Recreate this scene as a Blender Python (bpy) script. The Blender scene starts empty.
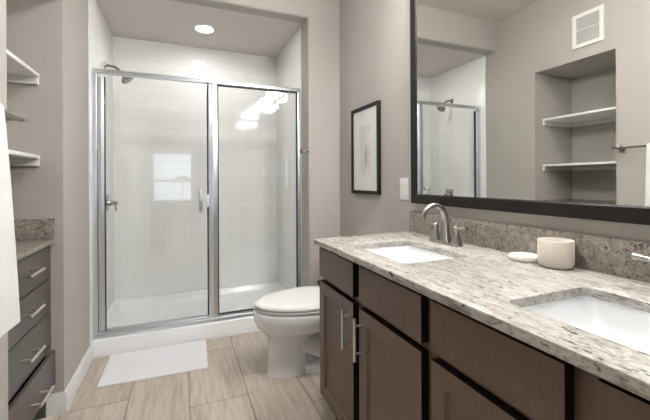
import bpy, bmesh, math, random
from mathutils import Vector, Matrix
random.seed(7)
scene = bpy.context.scene
COL = scene.collection
PI = math.pi

# ------------------------------------------------------------------ camera
F_PX, YAW, ROLL, CY = 351.31, 0.3893, -0.0051, 180.58
SCALE = 0.9416                 # survey units -> metres
CAM_H = 1.2628 * SCALE
cd = bpy.data.cameras.new('camera')
cam = bpy.data.objects.new('camera', cd)
COL.objects.link(cam)
cd.sensor_fit = 'HORIZONTAL'
cd.sensor_width = 36.0
cd.lens = 36.0 * F_PX / 650.0
cd.shift_y = -(210.0 - CY) / 650.0
cd.clip_start = 0.02
_r = Vector((math.cos(YAW), -math.sin(YAW), 0)); _u = Vector((0, 0, 1))
_f = Vector((math.sin(YAW), math.cos(YAW), 0))
_R = math.cos(ROLL) * _r + math.sin(ROLL) * _u
_U = -math.sin(ROLL) * _r + math.cos(ROLL) * _u
M = Matrix.Identity(4)
for i in range(3):
    M[i][0], M[i][1], M[i][2] = _R[i], _U[i], -_f[i]
M[2][3] = CAM_H
cam.matrix_world = M
scene.camera = cam

# ------------------------------------------------------------------ world, lights, exposure
W = bpy.data.worlds.new('daylight'); scene.world = W
W.use_nodes = True
W.node_tree.nodes['Background'].inputs[0].default_value = (0.80, 0.90, 1.0, 1)
W.node_tree.nodes['Background'].inputs[1].default_value = 2.2
VANITY_GLOW = 33.0       # frosted shades over the mirror
CAN_GLOW = 50.0          # recessed shower lamp
CEIL_FILL = 32.0         # added ceiling lamp for even fill, out of view
scene.view_settings.view_transform = 'Standard'
scene.view_settings.look = 'None'
scene.view_settings.exposure = 1.14
scene.view_settings.gamma = 1.0
scene.view_settings.use_curve_mapping = False

# ------------------------------------------------------------------ dimensions (metres)
XL, XR = -0.598, 1.28          # side walls
YB, YREAR = 2.774, -2.1         # wall with the shower opening, rear wall
ZC = 2.947                     # ceiling
ZS = 2.630                     # shower ceiling / opening head
YSB = 3.812                     # shower back tiles
XJ = 0.992                      # right jamb of the opening
NY0, NY1, NXB, NZT = 1.658, 2.331, -1.132, 2.274   # niche
YF = 2.987                      # plane of the shower front

YCURB = 2.951                  # face of the shower curb

# ------------------------------------------------------------------ materials
def new_mat(name):
    m = bpy.data.materials.new(name); m.use_nodes = True
    nt = m.node_tree
    return m, nt, nt.nodes['Principled BSDF']

def lin(r, g, b):
    def c(v):
        v /= 255.0
        return v / 12.92 if v <= 0.04045 else ((v + 0.055) / 1.055) ** 2.4
    return (c(r), c(g), c(b), 1)

def simple(name, col, rough=0.5, metal=0.0, spec=0.5, coat=0.0, bump=None):
    m, nt, b = new_mat(name)
    b.inputs['Base Color'].default_value = col
    b.inputs['Roughness'].default_value = rough
    b.inputs['Metallic'].default_value = metal
    b.inputs['Specular IOR Level'].default_value = spec
    b.inputs['Coat Weight'].default_value = coat
    if bump:
        sc, st, dist = bump
        tc = nt.nodes.new('ShaderNodeTexCoord'); n = nt.nodes.new('ShaderNodeTexNoise'); bp = nt.nodes.new('ShaderNodeBump')
        n.inputs['Scale'].default_value = sc; n.inputs['Detail'].default_value = 3
        bp.inputs['Strength'].default_value = st; bp.inputs['Distance'].default_value = dist
        nt.links.new(tc.outputs['Object'], n.inputs['Vector'])
        nt.links.new(n.outputs['Fac'], bp.inputs['Height'])
        nt.links.new(bp.outputs['Normal'], b.inputs['Normal'])
    return m

def math_node(nt, op, a, b=None, c=None):
    n = nt.nodes.new('ShaderNodeMath'); n.operation = op
    for i, v in enumerate((a, b, c)):
        if v is None: continue
        if isinstance(v, (int, float)): n.inputs[i].default_value = v
        else: nt.links.new(v, n.inputs[i])
    return n.outputs[0]

def ramp(nt, fac, stops):
    r = nt.nodes.new('ShaderNodeValToRGB')
    els = r.color_ramp.elements
    while len(els) < len(stops): els.new(0.5)
    for e, (p, c) in zip(els, stops):
        e.position = p; e.color = c
    nt.links.new(fac, r.inputs['Fac'])
    return r.outputs['Color']

def mix(nt, fac, a, b, blend='MIX'):
    n = nt.nodes.new('ShaderNodeMix'); n.data_type = 'RGBA'; n.blend_type = blend
    for sock, v in ((n.inputs[0], fac), (n.inputs[6], a), (n.inputs[7], b)):
        if isinstance(v, (int, float, tuple)): sock.default_value = v
        else: nt.links.new(v, sock)
    return n.outputs[2]

def obj_coords(nt, scale=(1, 1, 1), loc=(0, 0, 0), rot=(0, 0, 0)):
    tc = nt.nodes.new('ShaderNodeTexCoord'); mp = nt.nodes.new('ShaderNodeMapping')
    mp.inputs['Scale'].default_value = scale; mp.inputs['Location'].default_value = loc
    mp.inputs['Rotation'].default_value = rot
    nt.links.new(tc.outputs['Object'], mp.inputs['Vector'])
    return mp.outputs['Vector']

def noise(nt, vec, scale, detail=4, rough=0.55, dist=0.0):
    n = nt.nodes.new('ShaderNodeTexNoise')
    n.inputs['Scale'].default_value = scale; n.inputs['Detail'].default_value = detail
    n.inputs['Roughness'].default_value = rough; n.inputs['Distortion'].default_value = dist
    nt.links.new(vec, n.inputs['Vector'])
    return n.outputs['Fac']

def floor_material():
    m, nt, b = new_mat('travertine_look_floor_tile')
    tc = nt.nodes.new('ShaderNodeTexCoord'); sp = nt.nodes.new('ShaderNodeSeparateXYZ')
    nt.links.new(tc.outputs['Object'], sp.inputs[0])
    W_, L_ = 0.305, 0.61
    u = math_node(nt, 'DIVIDE', math_node(nt, 'ADD', sp.outputs[0], 0.2677 + 20 * W_), W_)
    k = math_node(nt, 'FLOOR', u)
    fu = math_node(nt, 'SUBTRACT', u, k)
    kk = math_node(nt, 'SUBTRACT', k, 21.0)
    v = math_node(nt, 'DIVIDE', math_node(nt, 'SUBTRACT', math_node(nt, 'ADD', sp.outputs[1], 20 * L_ - 1.979),
                                          math_node(nt, 'MULTIPLY', kk, L_ / 3)), L_)
    kv = math_node(nt, 'FLOOR', v)
    fv = math_node(nt, 'SUBTRACT', v, kv)
    du = math_node(nt, 'MULTIPLY', math_node(nt, 'MINIMUM', fu, math_node(nt, 'SUBTRACT', 1.0, fu)), W_)
    dv = math_node(nt, 'MULTIPLY', math_node(nt, 'MINIMUM', fv, math_node(nt, 'SUBTRACT', 1.0, fv)), L_)
    d = math_node(nt, 'MINIMUM', du, dv)
    grout = math_node(nt, 'LESS_THAN', d, 0.0021)
    cb = nt.nodes.new('ShaderNodeCombineXYZ')
    nt.links.new(k, cb.inputs[0]); nt.links.new(kv, cb.inputs[1])
    wn = nt.nodes.new('ShaderNodeTexWhiteNoise'); wn.noise_dimensions = '2D'
    nt.links.new(cb.outputs[0], wn.inputs['Vector'])
    off = nt.nodes.new('ShaderNodeVectorMath'); off.operation = 'MULTIPLY_ADD'
    nt.links.new(wn.outputs['Color'], off.inputs[0]); off.inputs[1].default_value = (7, 7, 7)
    nt.links.new(tc.outputs['Object'], off.inputs[2])
    mp = nt.nodes.new('ShaderNodeMapping'); mp.inputs['Scale'].default_value = (1, 0.09, 1)
    nt.links.new(off.outputs[0], mp.inputs['Vector'])
    s1 = noise(nt, mp.outputs[0], 48, 6, 0.65, 0.3)
    s2 = noise(nt, mp.outputs[0], 9, 4, 0.6, 0.3)
    s = math_node(nt, 'ADD', math_node(nt, 'MULTIPLY', s1, 0.6), math_node(nt, 'MULTIPLY', s2, 0.4))
    c = ramp(nt, s, [(0.30, lin(150, 138, 124)), (0.48, lin(184, 172, 157)), (0.64, lin(204, 194, 181))])
    tone = math_node(nt, 'ADD', math_node(nt, 'MULTIPLY', wn.outputs['Value'], 0.14), 0.92)
    tn = nt.nodes.new('ShaderNodeVectorMath'); tn.operation = 'SCALE'
    nt.links.new(c, tn.inputs[0]); nt.links.new(tone, tn.inputs['Scale'])
    col = mix(nt, grout, tn.outputs[0], lin(104, 92, 80))
    nt.links.new(col, b.inputs['Base Color'])
    b.inputs['Roughness'].default_value = 0.42
    bp = nt.nodes.new('ShaderNodeBump'); bp.inputs['Strength'].default_value = 0.5; bp.inputs['Distance'].default_value = 0.002
    nt.links.new(math_node(nt, 'SUBTRACT', 1.0, grout), bp.inputs['Height'])
    nt.links.new(bp.outputs['Normal'], b.inputs['Normal'])
    return m

def wall_tile_material(axis):
    """white glazed subway tiles; axis = world axis that runs along the wall"""
    m, nt, b = new_mat('white_glazed_wall_tile_' + axis)
    tc = nt.nodes.new('ShaderNodeTexCoord'); sp = nt.nodes.new('ShaderNodeSeparateXYZ'); cb = nt.nodes.new('ShaderNodeCombineXYZ')
    nt.links.new(tc.outputs['Object'], sp.inputs[0])
    nt.links.new(sp.outputs['XYZ'.index(axis)], cb.inputs[0]); nt.links.new(sp.outputs[2], cb.inputs[1])
    br = nt.nodes.new('ShaderNodeTexBrick')
    br.inputs['Scale'].default_value = 1.0
    br.inputs['Brick Width'].default_value = 0.305; br.inputs['Row Height'].default_value = 0.0765
    br.inputs['Mortar Size'].default_value = 0.0016; br.inputs['Mortar Smooth'].default_value = 0.3
    br.inputs['Color1'].default_value = (0.855, 0.85, 0.83, 1); br.inputs['Color2'].default_value = (0.865, 0.86, 0.84, 1)
    br.inputs['Mortar'].default_value = (0.74, 0.735, 0.715, 1)
    nt.links.new(cb.outputs[0], br.inputs['Vector'])
    nt.links.new(br.outputs['Color'], b.inputs['Base Color'])
    b.inputs['Roughness'].default_value = 0.09 if axis == 'X' else 0.28
    bp = nt.nodes.new('ShaderNodeBump'); bp.invert = True
    bp.inputs['Strength'].default_value = 0.2; bp.inputs['Distance'].default_value = 0.001
    nt.links.new(br.outputs['Fac'], bp.inputs['Height']); nt.links.new(bp.outputs['Normal'], b.inputs['Normal'])
    return m

def granite_material(name, dark):
    m, nt, b = new_mat(name)
    v0 = obj_coords(nt)
    vs = obj_coords(nt, (1.0, 0.28, 1.0), rot=(0, 0, 0.12))
    if dark:
        base = ramp(nt, noise(nt, v0, 44, 6, 0.75, 0.5), [(0.32, lin(112, 105, 96)), (0.5, lin(143, 137, 127)), (0.68, lin(174, 168, 157))])
        n1 = noise(nt, v0, 150, 3, 0.7)
    else:
        base = ramp(nt, noise(nt, vs, 52, 7, 0.72, 0.6), [(0.30, lin(114, 107, 100)), (0.42, lin(156, 151, 143)), (0.54, lin(180, 176, 169)), (0.72, lin(197, 194, 189))])
        n1 = noise(nt, vs, 230, 3, 0.7)
    grain = ramp(nt, n1, [(0.33, lin(120, 112, 106)), (0.52, (1, 1, 1, 1))])
    c1 = mix(nt, 0.55, base, grain, 'MULTIPLY')
    # small dark mineral flecks, clustered
    f = noise(nt, v0 if dark else vs, 100 if dark else 135, 2, 0.5, 0.4)
    cl = noise(nt, v0, 22, 3, 0.6)
    fl = ramp(nt, math_node(nt, 'ADD', math_node(nt, 'MULTIPLY', f, 0.72), math_node(nt, 'MULTIPLY', cl, 0.28)), [(0.383 if dark else 0.347, (1, 1, 1, 1)), (0.412 if dark else 0.385, (0, 0, 0, 1))])
    c2 = mix(nt, math_node(nt, 'MULTIPLY', fl, 0.9), c1, lin(58, 51, 50))
    nt.links.new(c2, b.inputs['Base Color'])
    b.inputs['Roughness'].default_value = 0.22 if not dark else 0.3
    return m

def wood_material(name, lo, hi):
    m, nt, b = new_mat(name)
    v = obj_coords(nt, (1, 1, 0.10))
    n = noise(nt, v, 60, 5, 0.6, 0.3)
    c = ramp(nt, n, [(0.25, lo), (0.75, hi)])
    nt.links.new(c, b.inputs['Base Color'])
    b.inputs['Roughness'].default_value = 0.38
    return m

def glass_material(name='clear_glass', tint=(0.99, 0.995, 0.992, 1), ior=1.5):
    m = bpy.data.materials.new(name); m.use_nodes = True
    nt = m.node_tree; nt.nodes.clear()
    out = nt.nodes.new('ShaderNodeOutputMaterial'); mx = nt.nodes.new('ShaderNodeMixShader')
    tr = nt.nodes.new('ShaderNodeBsdfTransparent'); gl = nt.nodes.new('ShaderNodeBsdfGlossy'); fr = nt.nodes.new('ShaderNodeFresnel')
    tr.inputs[0].default_value = tint; gl.inputs['Roughness'].default_value = 0.0
    ge = nt.nodes.new('ShaderNodeNewGeometry')     # the exit face of a thin sheet reflects like its entry face
    nt.links.new(math_node(nt, 'ADD', ior, math_node(nt, 'MULTIPLY', ge.outputs['Backfacing'], 1.0 / ior - ior)), fr.inputs['IOR'])
    nt.links.new(fr.outputs[0], mx.inputs[0]); nt.links.new(tr.outputs[0], mx.inputs[1]); nt.links.new(gl.outputs[0], mx.inputs[2])
    nt.links.new(mx.outputs[0], out.inputs['Surface'])
    return m

def glow(name, col, strength):
    m, nt, b = new_mat(name)
    b.inputs['Base Color'].default_value = (0.9, 0.9, 0.9, 1)
    b.inputs['Emission Color'].default_value = col
    b.inputs['Emission Strength'].default_value = strength
    return m

def art_material():
    """pale abstract wash drawing: sheet with a faint tall sketch"""
    m, nt, b = new_mat('faint_wash_drawing')
    tc = nt.nodes.new('ShaderNodeTexCoord'); sp = nt.nodes.new('ShaderNodeSeparateXYZ')
    nt.links.new(tc.outputs['Generated'], sp.inputs[0])
    y, z = sp.outputs[1], sp.outputs[2]
    def band(s, lo, hi): return math_node(nt, 'MULTIPLY', math_node(nt, 'GREATER_THAN', s, lo), math_node(nt, 'LESS_THAN', s, hi))
    n = noise(nt, obj_coords(nt, (1, 3, 0.8)), 14, 5, 0.7)
    sheet = math_node(nt, 'MULTIPLY', band(y, 0.30, 0.72), band(z, 0.20, 0.80))
    c = mix(nt, math_node(nt, 'MULTIPLY', sheet, 0.55), lin(240, 240, 238), ramp(nt, n, [(0.35, lin(186, 182, 178)), (0.6, lin(238, 235, 231))]))
    dark = math_node(nt, 'MULTIPLY', band(y, 0.40, 0.50), band(z, 0.28, 0.56))
    c = mix(nt, math_node(nt, 'MULTIPLY', dark, 0.6), c, ramp(nt, n, [(0.4, lin(110, 108, 106)), (0.62, lin(205, 202, 198))]))
    red = math_node(nt, 'MULTIPLY', band(y, 0.52, 0.60), band(z, 0.34, 0.66))
    c = mix(nt, math_node(nt, 'MULTIPLY', red, 0.35), c, lin(206, 190, 180))
    nt.links.new(c, b.inputs['Base Color']); b.inputs['Roughness'].default_value = 0.8
    return m

MT = {}
MT['paint'] = simple('greige_orange_peel_paint', (0.424, 0.401, 0.367, 1), 0.75, spec=0.3, bump=(150, 0.35, 0.004))
MT['ceiling'] = simple('greige_ceiling_bounce_lit', (0.63, 0.592, 0.552, 1), 0.8, spec=0.3, bump=(150, 0.35, 0.004))  # wall paint made lighter, bounced light put into the colour
MT['trim'] = simple('white_satin_trim_paint', (0.72, 0.715, 0.70, 1), 0.45)
MT['shelf'] = simple('white_shelf_paint', (0.78, 0.77, 0.75, 1), 0.4)
MT['floor'] = floor_material()
MT['tile_x'] = wall_tile_material('X'); MT['tile_y'] = wall_tile_material('Y')
MT['acrylic'] = simple('white_acrylic', (0.86, 0.865, 0.87, 1), 0.2, coat=0.3)
MT['porcelain'] = simple('white_porcelain', (0.84, 0.85, 0.86, 1), 0.10, coat=0.6)
MT['seat'] = simple('white_toilet_seat_plastic', (0.80, 0.80, 0.78, 1), 0.22)
MT['granite'] = granite_material('cream_granite', False)
MT['granite_d'] = granite_material('shaded_speckled_granite', True)  # worktop stone with shade put into a darker tone; speckle is its own
MT['wood'] = wood_material('espresso_stained_wood', lin(90, 71, 58), lin(104, 83, 69))
MT['wood_grey_lit'] = wood_material('espresso_wood_grey_lit', lin(77, 69, 64), lin(89, 81, 76))  # same wood as the vanity, greyer light put into the colour
MT['shadowgap'] = simple('shaded_cabinet_interior', (0.03, 0.024, 0.02, 1), 0.8)  # near-black stands in for shade inside cabinets and at toe kicks
MT['nickel'] = simple('brushed_nickel', (0.42, 0.395, 0.365, 1), 0.26, 1.0)
MT['nickel_d'] = simple('darker_brushed_nickel', (0.26, 0.24, 0.22, 1), 0.32, 1.0)  # darker nickel for the shower arm and spray head
MT['chrome'] = simple('polished_aluminium', (0.72, 0.75, 0.79, 1), 0.34, 1.0)
MT['edge'] = simple('gap_shade_panel_edge', (0.008, 0.006, 0.005, 1), 0.6, spec=0.2)  # shade beside the fronts, painted onto their edges
MT['satin'] = simple('satin_steel', (0.72, 0.69, 0.66, 1), 0.32, 1.0)
MT['gasket'] = simple('black_rubber_gasket', (0.035, 0.035, 0.035, 1), 0.6)
MT['black'] = simple('black_brown_frame_wood', lin(32, 29, 28), 0.45, spec=0.2)
MT['glass'] = glass_material()
MT['window_glass'] = glass_material('window_glass', (0.98, 0.99, 1, 1))
MT['mirror'] = simple('silvered_mirror', (0.80, 0.805, 0.785, 1), 0.0, 1.0)
MT['ceramic'] = simple('cream_matte_ceramic', lin(214, 205, 193), 0.55)
MT['ceramic_w'] = simple('white_matte_ceramic', lin(222, 218, 211), 0.5)
MT['towel'] = simple('white_terry_cloth', (0.80, 0.80, 0.79, 1), 0.95, spec=0.1, bump=(650, 0.8, 0.003))
MT['mat'] = simple('white_woven_cotton', (0.85, 0.845, 0.87, 1), 0.95, spec=0.1, bump=(420, 0.8, 0.004))
MT['plate'] = simple('white_switch_plastic', (0.75, 0.74, 0.71, 1), 0.35)
MT['dark_metal'] = simple('dark_bronze_metal', (0.03, 0.027, 0.025, 1), 0.4, 1.0)
MT['vent'] = simple('white_enamel', (0.74, 0.73, 0.70, 1), 0.45)
MT['vent_back'] = simple('grey_filter_mesh', (0.36, 0.36, 0.34, 1), 0.8)
MT['drain'] = simple('chrome_drain', (0.55, 0.55, 0.55, 1), 0.25, 1.0)
MT['can'] = glow('shower_lamp_glow', (1.0, 0.985, 0.965, 1), CAN_GLOW)
MT['shade'] = glow('vanity_lamp_glow', (1.0, 0.992, 0.978, 1), VANITY_GLOW)
MT['ceil_fill'] = glow('ceiling_fill_glow', (1.0, 1.0, 1.0, 1), CEIL_FILL)
MT['art'] = art_material()
MT['clear_plastic'] = simple('pale_plastic', (0.7, 0.76, 0.78, 1), 0.25)
MT['blind'] = simple('white_blind_slats', (0.8, 0.8, 0.8, 1), 0.6)
MT['walnut'] = simple('walnut_wood', lin(110, 84, 62), 0.45)
MT['linen'] = simple('linen_lampshade', (0.62, 0.58, 0.52, 1), 0.9)

# ------------------------------------------------------------------ mesh helpers
LIFT = 0.0        # height of the working datum above the floor
def place(p): return Vector((p[0] * SCALE, p[1] * SCALE, (p[2] + LIFT) * SCALE))

def finish(name, bm, mat, parent=None, smooth=30, loc=None):
    """link a bmesh built in survey coordinates as one mesh object"""
    for v in bm.verts: v.co = place(v.co)
    bmesh.ops.recalc_face_normals(bm, faces=bm.faces[:])
    if smooth:
        lim = math.radians(smooth)
        for f in bm.faces: f.smooth = True
        for e in bm.edges:
            e.smooth = len(e.link_faces) == 2 and e.calc_face_angle(0) < lim
    me = bpy.data.meshes.new(name)
    for mm in (mat if isinstance(mat, list) else [mat]): me.materials.append(mm)
    o = bpy.data.objects.new(name, me); COL.objects.link(o)
    if parent is not None:
        w = Vector((0, 0, 0)); p = parent
        while p is not None: w += p.location; p = p.parent
        o.parent = parent
        bmesh.ops.translate(bm, verts=bm.verts[:], vec=-w)
    elif loc is not None:
        o.location = place(loc)
        bmesh.ops.translate(bm, verts=bm.verts[:], vec=-place(loc))
    bm.to_mesh(me); bm.free()
    return o

def base_of(bm):
    xs = [v.co.x for v in bm.verts]; ys = [v.co.y for v in bm.verts]; zs = [v.co.z for v in bm.verts]
    return ((min(xs) + max(xs)) / 2, (min(ys) + max(ys)) / 2, min(zs))

def thing(name, label, cat, loc, group=None):
    o = bpy.data.objects.new(name, None); COL.objects.link(o)
    o.empty_display_size = 0.05; o.location = place(loc)
    tag(o, label, cat, group)
    return o

def tag(o, label, cat, group=None):
    o['label'] = label; o['category'] = cat
    if group: o['group'] = group
    return o

def solo(name, bm, mat, label, cat, group=None, smooth=30):
    return tag(finish(name, bm, mat, None, smooth, base_of(bm)), label, cat, group)

def struct(name, bm, mat, smooth=0, parent=None):
    o = finish(name, bm, mat, parent, smooth)
    if parent is None: o['kind'] = 'structure'
    return o

def box(bm, x0, x1, y0, y1, z0, z1, bevel=0.0, seg=2):
    r = bmesh.ops.create_cube(bm, size=1.0)
    vs = r['verts']
    for v in vs:
        v.co = Vector(((x0 + x1) / 2 + v.co.x * (x1 - x0), (y0 + y1) / 2 + v.co.y * (y1 - y0), (z0 + z1) / 2 + v.co.z * (z1 - z0)))
    if bevel > 0:
        es = {e for v in vs for e in v.link_edges}
        bmesh.ops.bevel(bm, geom=list(es), offset=bevel, segments=seg, profile=0.5, affect='EDGES')

def BX(*a, **k):
    bm = bmesh.new(); box(bm, *a, **k); return bm

def loft(bm, rings, cap0=True, cap1=True):
    n = len(rings[0]); vr = [[bm.verts.new(p) for p in r] for r in rings]
    for a, b in zip(vr, vr[1:]):
        for i in range(n):
            j = (i + 1) % n
            bm.faces.new((a[i], a[j], b[j], b[i]))
    if cap0: bm.faces.new(list(reversed(vr[0])))
    if cap1: bm.faces.new(vr[-1])
    return vr

def frame_of(d):
    d = d.normalized()
    up = Vector((0, 0, 1)) if abs(d.z) < 0.95 else Vector((1, 0, 0))
    s = d.cross(up).normalized()
    return s, s.cross(d).normalized()

def tube(bm, pts, rad, n=14, caps=True):
    pts = [Vector(p) for p in pts]
    rads = rad if isinstance(rad, (list, tuple)) else [rad] * len(pts)
    s, u = frame_of(pts[1] - pts[0])
    rings = []
    for i, p in enumerate(pts):
        d = (pts[min(i + 1, len(pts) - 1)] - pts[max(i - 1, 0)]).normalized()
        s = (s - d * s.dot(d)).normalized(); u = s.cross(d).normalized()
        rings.append([p + (s * math.cos(2 * PI * k / n) + u * math.sin(2 * PI * k / n)) * rads[i] for k in range(n)])
    loft(bm, rings, caps, caps)

def lathe(bm, prof, origin=(0, 0, 0), axis=(0, 0, 1), n=32, caps=True):
    """prof: list of (radius, height along axis)"""
    ax = Vector(axis).normalized(); o = Vector(origin); s, u = frame_of(ax)
    rings = [[o + ax * h + (s * math.cos(2 * PI * k / n) + u * math.sin(2 * PI * k / n)) * max(r, 1e-4) for k in range(n)] for r, h in prof]
    loft(bm, rings, caps, caps)

def bez(p0, p1, p2, p3, n=12):
    p0, p1, p2, p3 = map(Vector, (p0, p1, p2, p3)); out = []
    for i in range(n + 1):
        t = i / n; s = 1 - t
        out.append(p0 * s**3 + p1 * 3 * s * s * t + p2 * 3 * s * t * t + p3 * t**3)
    return out

def rrect(cx, cy, w, h, r, n=6):
    """rounded rectangle outline, counter-clockwise, in (x, y)"""
    pts = []
    for sx, sy, a0 in ((1, 1, 0), (-1, 1, 90), (-1, -1, 180), (1, -1, 270)):
        for i in range(n + 1):
            a = math.radians(a0 + 90 * i / n)
            pts.append((cx + sx * (w / 2 - r) + r * math.cos(a), cy + sy * (h / 2 - r) + r * math.sin(a)))
    return pts

def plate(outer, holes, z0, z1, bevel=0.0):
    """flat slab with holes, as a bmesh (2-D curve fill, extruded and bevelled)"""
    cu = bpy.data.curves.new('tmp', 'CURVE'); cu.dimensions = '2D'; cu.fill_mode = 'BOTH'
    cu.extrude = (z1 - z0) / 2 - bevel; cu.bevel_depth = bevel; cu.bevel_resolution = 2; cu.offset = -bevel
    for loop in [outer] + holes:
        s = cu.splines.new('POLY'); s.points.add(len(loop) - 1); s.use_cyclic_u = True
        for p, (x, y) in zip(s.points, loop): p.co = (x, y, 0, 1)
    ob = bpy.data.objects.new('tmp', cu); COL.objects.link(ob)
    dg = bpy.context.evaluated_depsgraph_get()
    me = bpy.data.meshes.new_from_object(ob.evaluated_get(dg))
    bm = bmesh.new(); bm.from_mesh(me)
    bmesh.ops.remove_doubles(bm, verts=bm.verts[:], dist=1e-5)
    bmesh.ops.translate(bm, verts=bm.verts[:], vec=(0, 0, (z0 + z1) / 2))
    bpy.data.objects.remove(ob); bpy.data.curves.remove(cu); bpy.data.meshes.remove(me)
    return bm

def copy_thing(o, loc, label):
    """copy a thing with its parts and sub-parts"""
    r = o.copy(); COL.objects.link(r); r.location = place(loc); r['label'] = label
    for ch in list(o.children):
        c = ch.copy(); COL.objects.link(c); c.parent = r
        for g in list(ch.children):
            d = g.copy(); COL.objects.link(d); d.parent = c
    return r

# ================================================================== SETTING
T = 0.12
struct('floor', BX(XL - 0.75, XR + T, YREAR - T, YSB + T, -0.10, 0.0), MT['floor'])
struct('ceiling', BX(XL - 0.75, XR + T, YREAR - T, YB + T, ZC, ZC + 0.1), MT['ceiling'])
struct('ceiling_shower', BX(XL, XJ, YB + T, YSB + T, ZS, ZS + 0.1), MT['ceiling'])
# left wall with the recessed niche (one continuous painted surface)
bm = bmesh.new()
box(bm, XL - T, XL, YREAR - T, NY0, 0, ZC)
box(bm, XL - T, XL, NY1, YSB + T, 0, ZC)
box(bm, XL - T, XL, NY0, NY1, NZT, ZC)
box(bm, NXB - T, NXB, NY0 - T, NY1 + T, 0, NZT + T)
box(bm, NXB, XL - T, NY0 - T, NY0, 0, NZT + T)
box(bm, NXB, XL - T, NY1, NY1 + T, 0, NZT + T)
box(bm, NXB, XL - T, NY0, NY1, NZT, NZT + T)
struct('wall_left', bm, MT['paint'])
struct('wall_right', BX(XR, XR + T, YREAR - T, YB + T, 0, ZC), MT['paint'])
# back wall: right pier and header, with a rounded plaster corner round the opening
bm = bmesh.new()
RC = 0.02
def quarter(cx, cz, flip):
    return [(cx + RC * math.cos(a), cz + RC * math.sin(a)) for a in [math.radians(180 + 90 * i / 5) for i in range(6)]]
pier = [(XJ, YSB + T)] + [(XJ + RC - RC * math.cos(math.radians(a)), YB + RC - RC * math.sin(math.radians(a))) for a in (0, 18, 36, 54, 72, 90)] + [(XR, YB), (XR, YB + T), (XJ + T, YB + T), (XJ + T, YSB + T)]
loft(bm, [[Vector((x, y, 0)) for x, y in pier], [Vector((x, y, ZC)) for x, y in pier]])
head = [(YB + T, ZS)] + [(YB + RC - RC * math.sin(math.radians(a)), ZS + RC - RC * math.cos(math.radians(a))) for a in (0, 18, 36, 54, 72, 90)] + [(YB, ZC), (YB + T, ZC)]
loft(bm, [[Vector((XL, y, z)) for y, z in head], [Vector((XJ + 0.02, y, z)) for y, z in head]])
struct('wall_back', bm, MT['paint'], smooth=40)
# rear wall with the window opening
WX0, WX1, WZ0, WZ1 = -0.560, 0.245, 0.818, 1.887
bm = bmesh.new()
box(bm, XL, WX0, YREAR - T, YREAR, 0, ZC); box(bm, WX1, XR, YREAR - T, YREAR, 0, ZC)
box(bm, WX0, WX1, YREAR - T, YREAR, 0, WZ0); box(bm, WX0, WX1, YREAR - T, YREAR, WZ1, ZC)
struct('wall_rear', bm, MT['paint'])
# shower walls: tile skins
TT = 0.011
struct('wall_shower_back', BX(XL, XJ, YSB, YSB + 0.05, 0, ZS), MT['tile_x'])
struct('wall_shower_left', BX(XL, XL + TT, 2.907, YSB, 0.0, ZS, bevel=0.003), MT['tile_y'], smooth=30)
struct('wall_shower_right', BX(XJ - 0.006, XJ, YF - 0.03, YSB, 0.0, ZS, bevel=0.003), MT['tile_y'], smooth=30)

# baseboards
BBH, BBT = 0.112, 0.014
def bb_prof(t): return [(0, 0), (t, 0), (t, BBH - 0.03), (t * 0.75, BBH - 0.022), (t * 0.55, BBH - 0.006), (t * 0.35, BBH), (0, BBH)]
bm = bmesh.new()
rings = [[Vector((XL + a, NY1 - a, z)) for a, z in bb_prof(BBT)], [Vector((XL + a, YCURB - 0.0005, z)) for a, z in bb_prof(BBT)]]
loft(bm, rings)
rings = [[Vector((-0.715, NY1 - a, z)) for a, z in bb_prof(BBT)], [Vector((XL + a, NY1 - a, z)) for a, z in bb_prof(BBT)]]
loft(bm, rings)
struct('baseboard_left', bm, MT['trim'], smooth=40)
bm = bmesh.new()
loft(bm, [[Vector((XL + a, YREAR, z)) for a, z in bb_prof(BBT)], [Vector((XL + a, NY0 + a, z)) for a, z in bb_prof(BBT)]])
struct('baseboard_left_near', bm, MT['trim'], smooth=40)
bm = bmesh.new()
loft(bm, [[Vector((XJ + 0.02, YB - a, z)) for a, z in bb_prof(BBT)], [Vector((XR - a, YB - a, z)) for a, z in bb_prof(BBT)]])
struct('baseboard_back', bm, MT['trim'], smooth=40)
bm = bmesh.new()
loft(bm, [[Vector((XR - a, 1.74, z)) for a, z in bb_prof(BBT)], [Vector((XR - a, YB - a, z)) for a, z in bb_prof(BBT)]])
struct('baseboard_right', bm, MT['trim'], smooth=40)

LIFT = 0.0
# window in the rear wall (seen as a reflection in the shower glass)
bm = bmesh.new()
ZM = 1.275
yw = YREAR - 0.07
for x0, x1, z0, z1 in ((WX0, WX0 + 0.04, WZ0, WZ1), (WX1 - 0.04, WX1, WZ0, WZ1), (WX0, WX1, WZ0, WZ0 + 0.04), (WX0, WX1, WZ1 - 0.04, WZ1), (WX0, WX1, ZM - 0.025, ZM + 0.025)):
    box(bm, x0, x1, yw - 0.02, yw + 0.02, z0, z1)
wf = struct('window_1', bm, MT['trim'])
for z0, z1 in ((WZ0 + 0.04, ZM - 0.025), (ZM + 0.025, WZ1 - 0.04)):
    finish('pane', BX(WX0 + 0.04, WX1 - 0.04, yw - 0.003, yw + 0.003, z0, z1), MT['window_glass'], wf, 0)
bm = bmesh.new()
box(bm, WX0 - 0.03, WX1 + 0.03, YREAR, YREAR + 0.03, WZ0 - 0.03, WZ0, bevel=0.004)
struct('trim_window_sill', bm, MT['trim'])
bl = thing('window_blind', 'white horizontal slat blind over the window behind the camera', 'blind', ((WX0 + WX1) / 2, YREAR - 0.02, WZ0 + 0.02))
finish('head_rail', BX(WX0 + 0.005, WX1 - 0.005, YREAR - 0.04, YREAR - 0.005, WZ1 - 0.045, WZ1 - 0.002, bevel=0.003), MT['blind'], bl)
bm = bmesh.new()
z = WZ0 + 0.05
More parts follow.
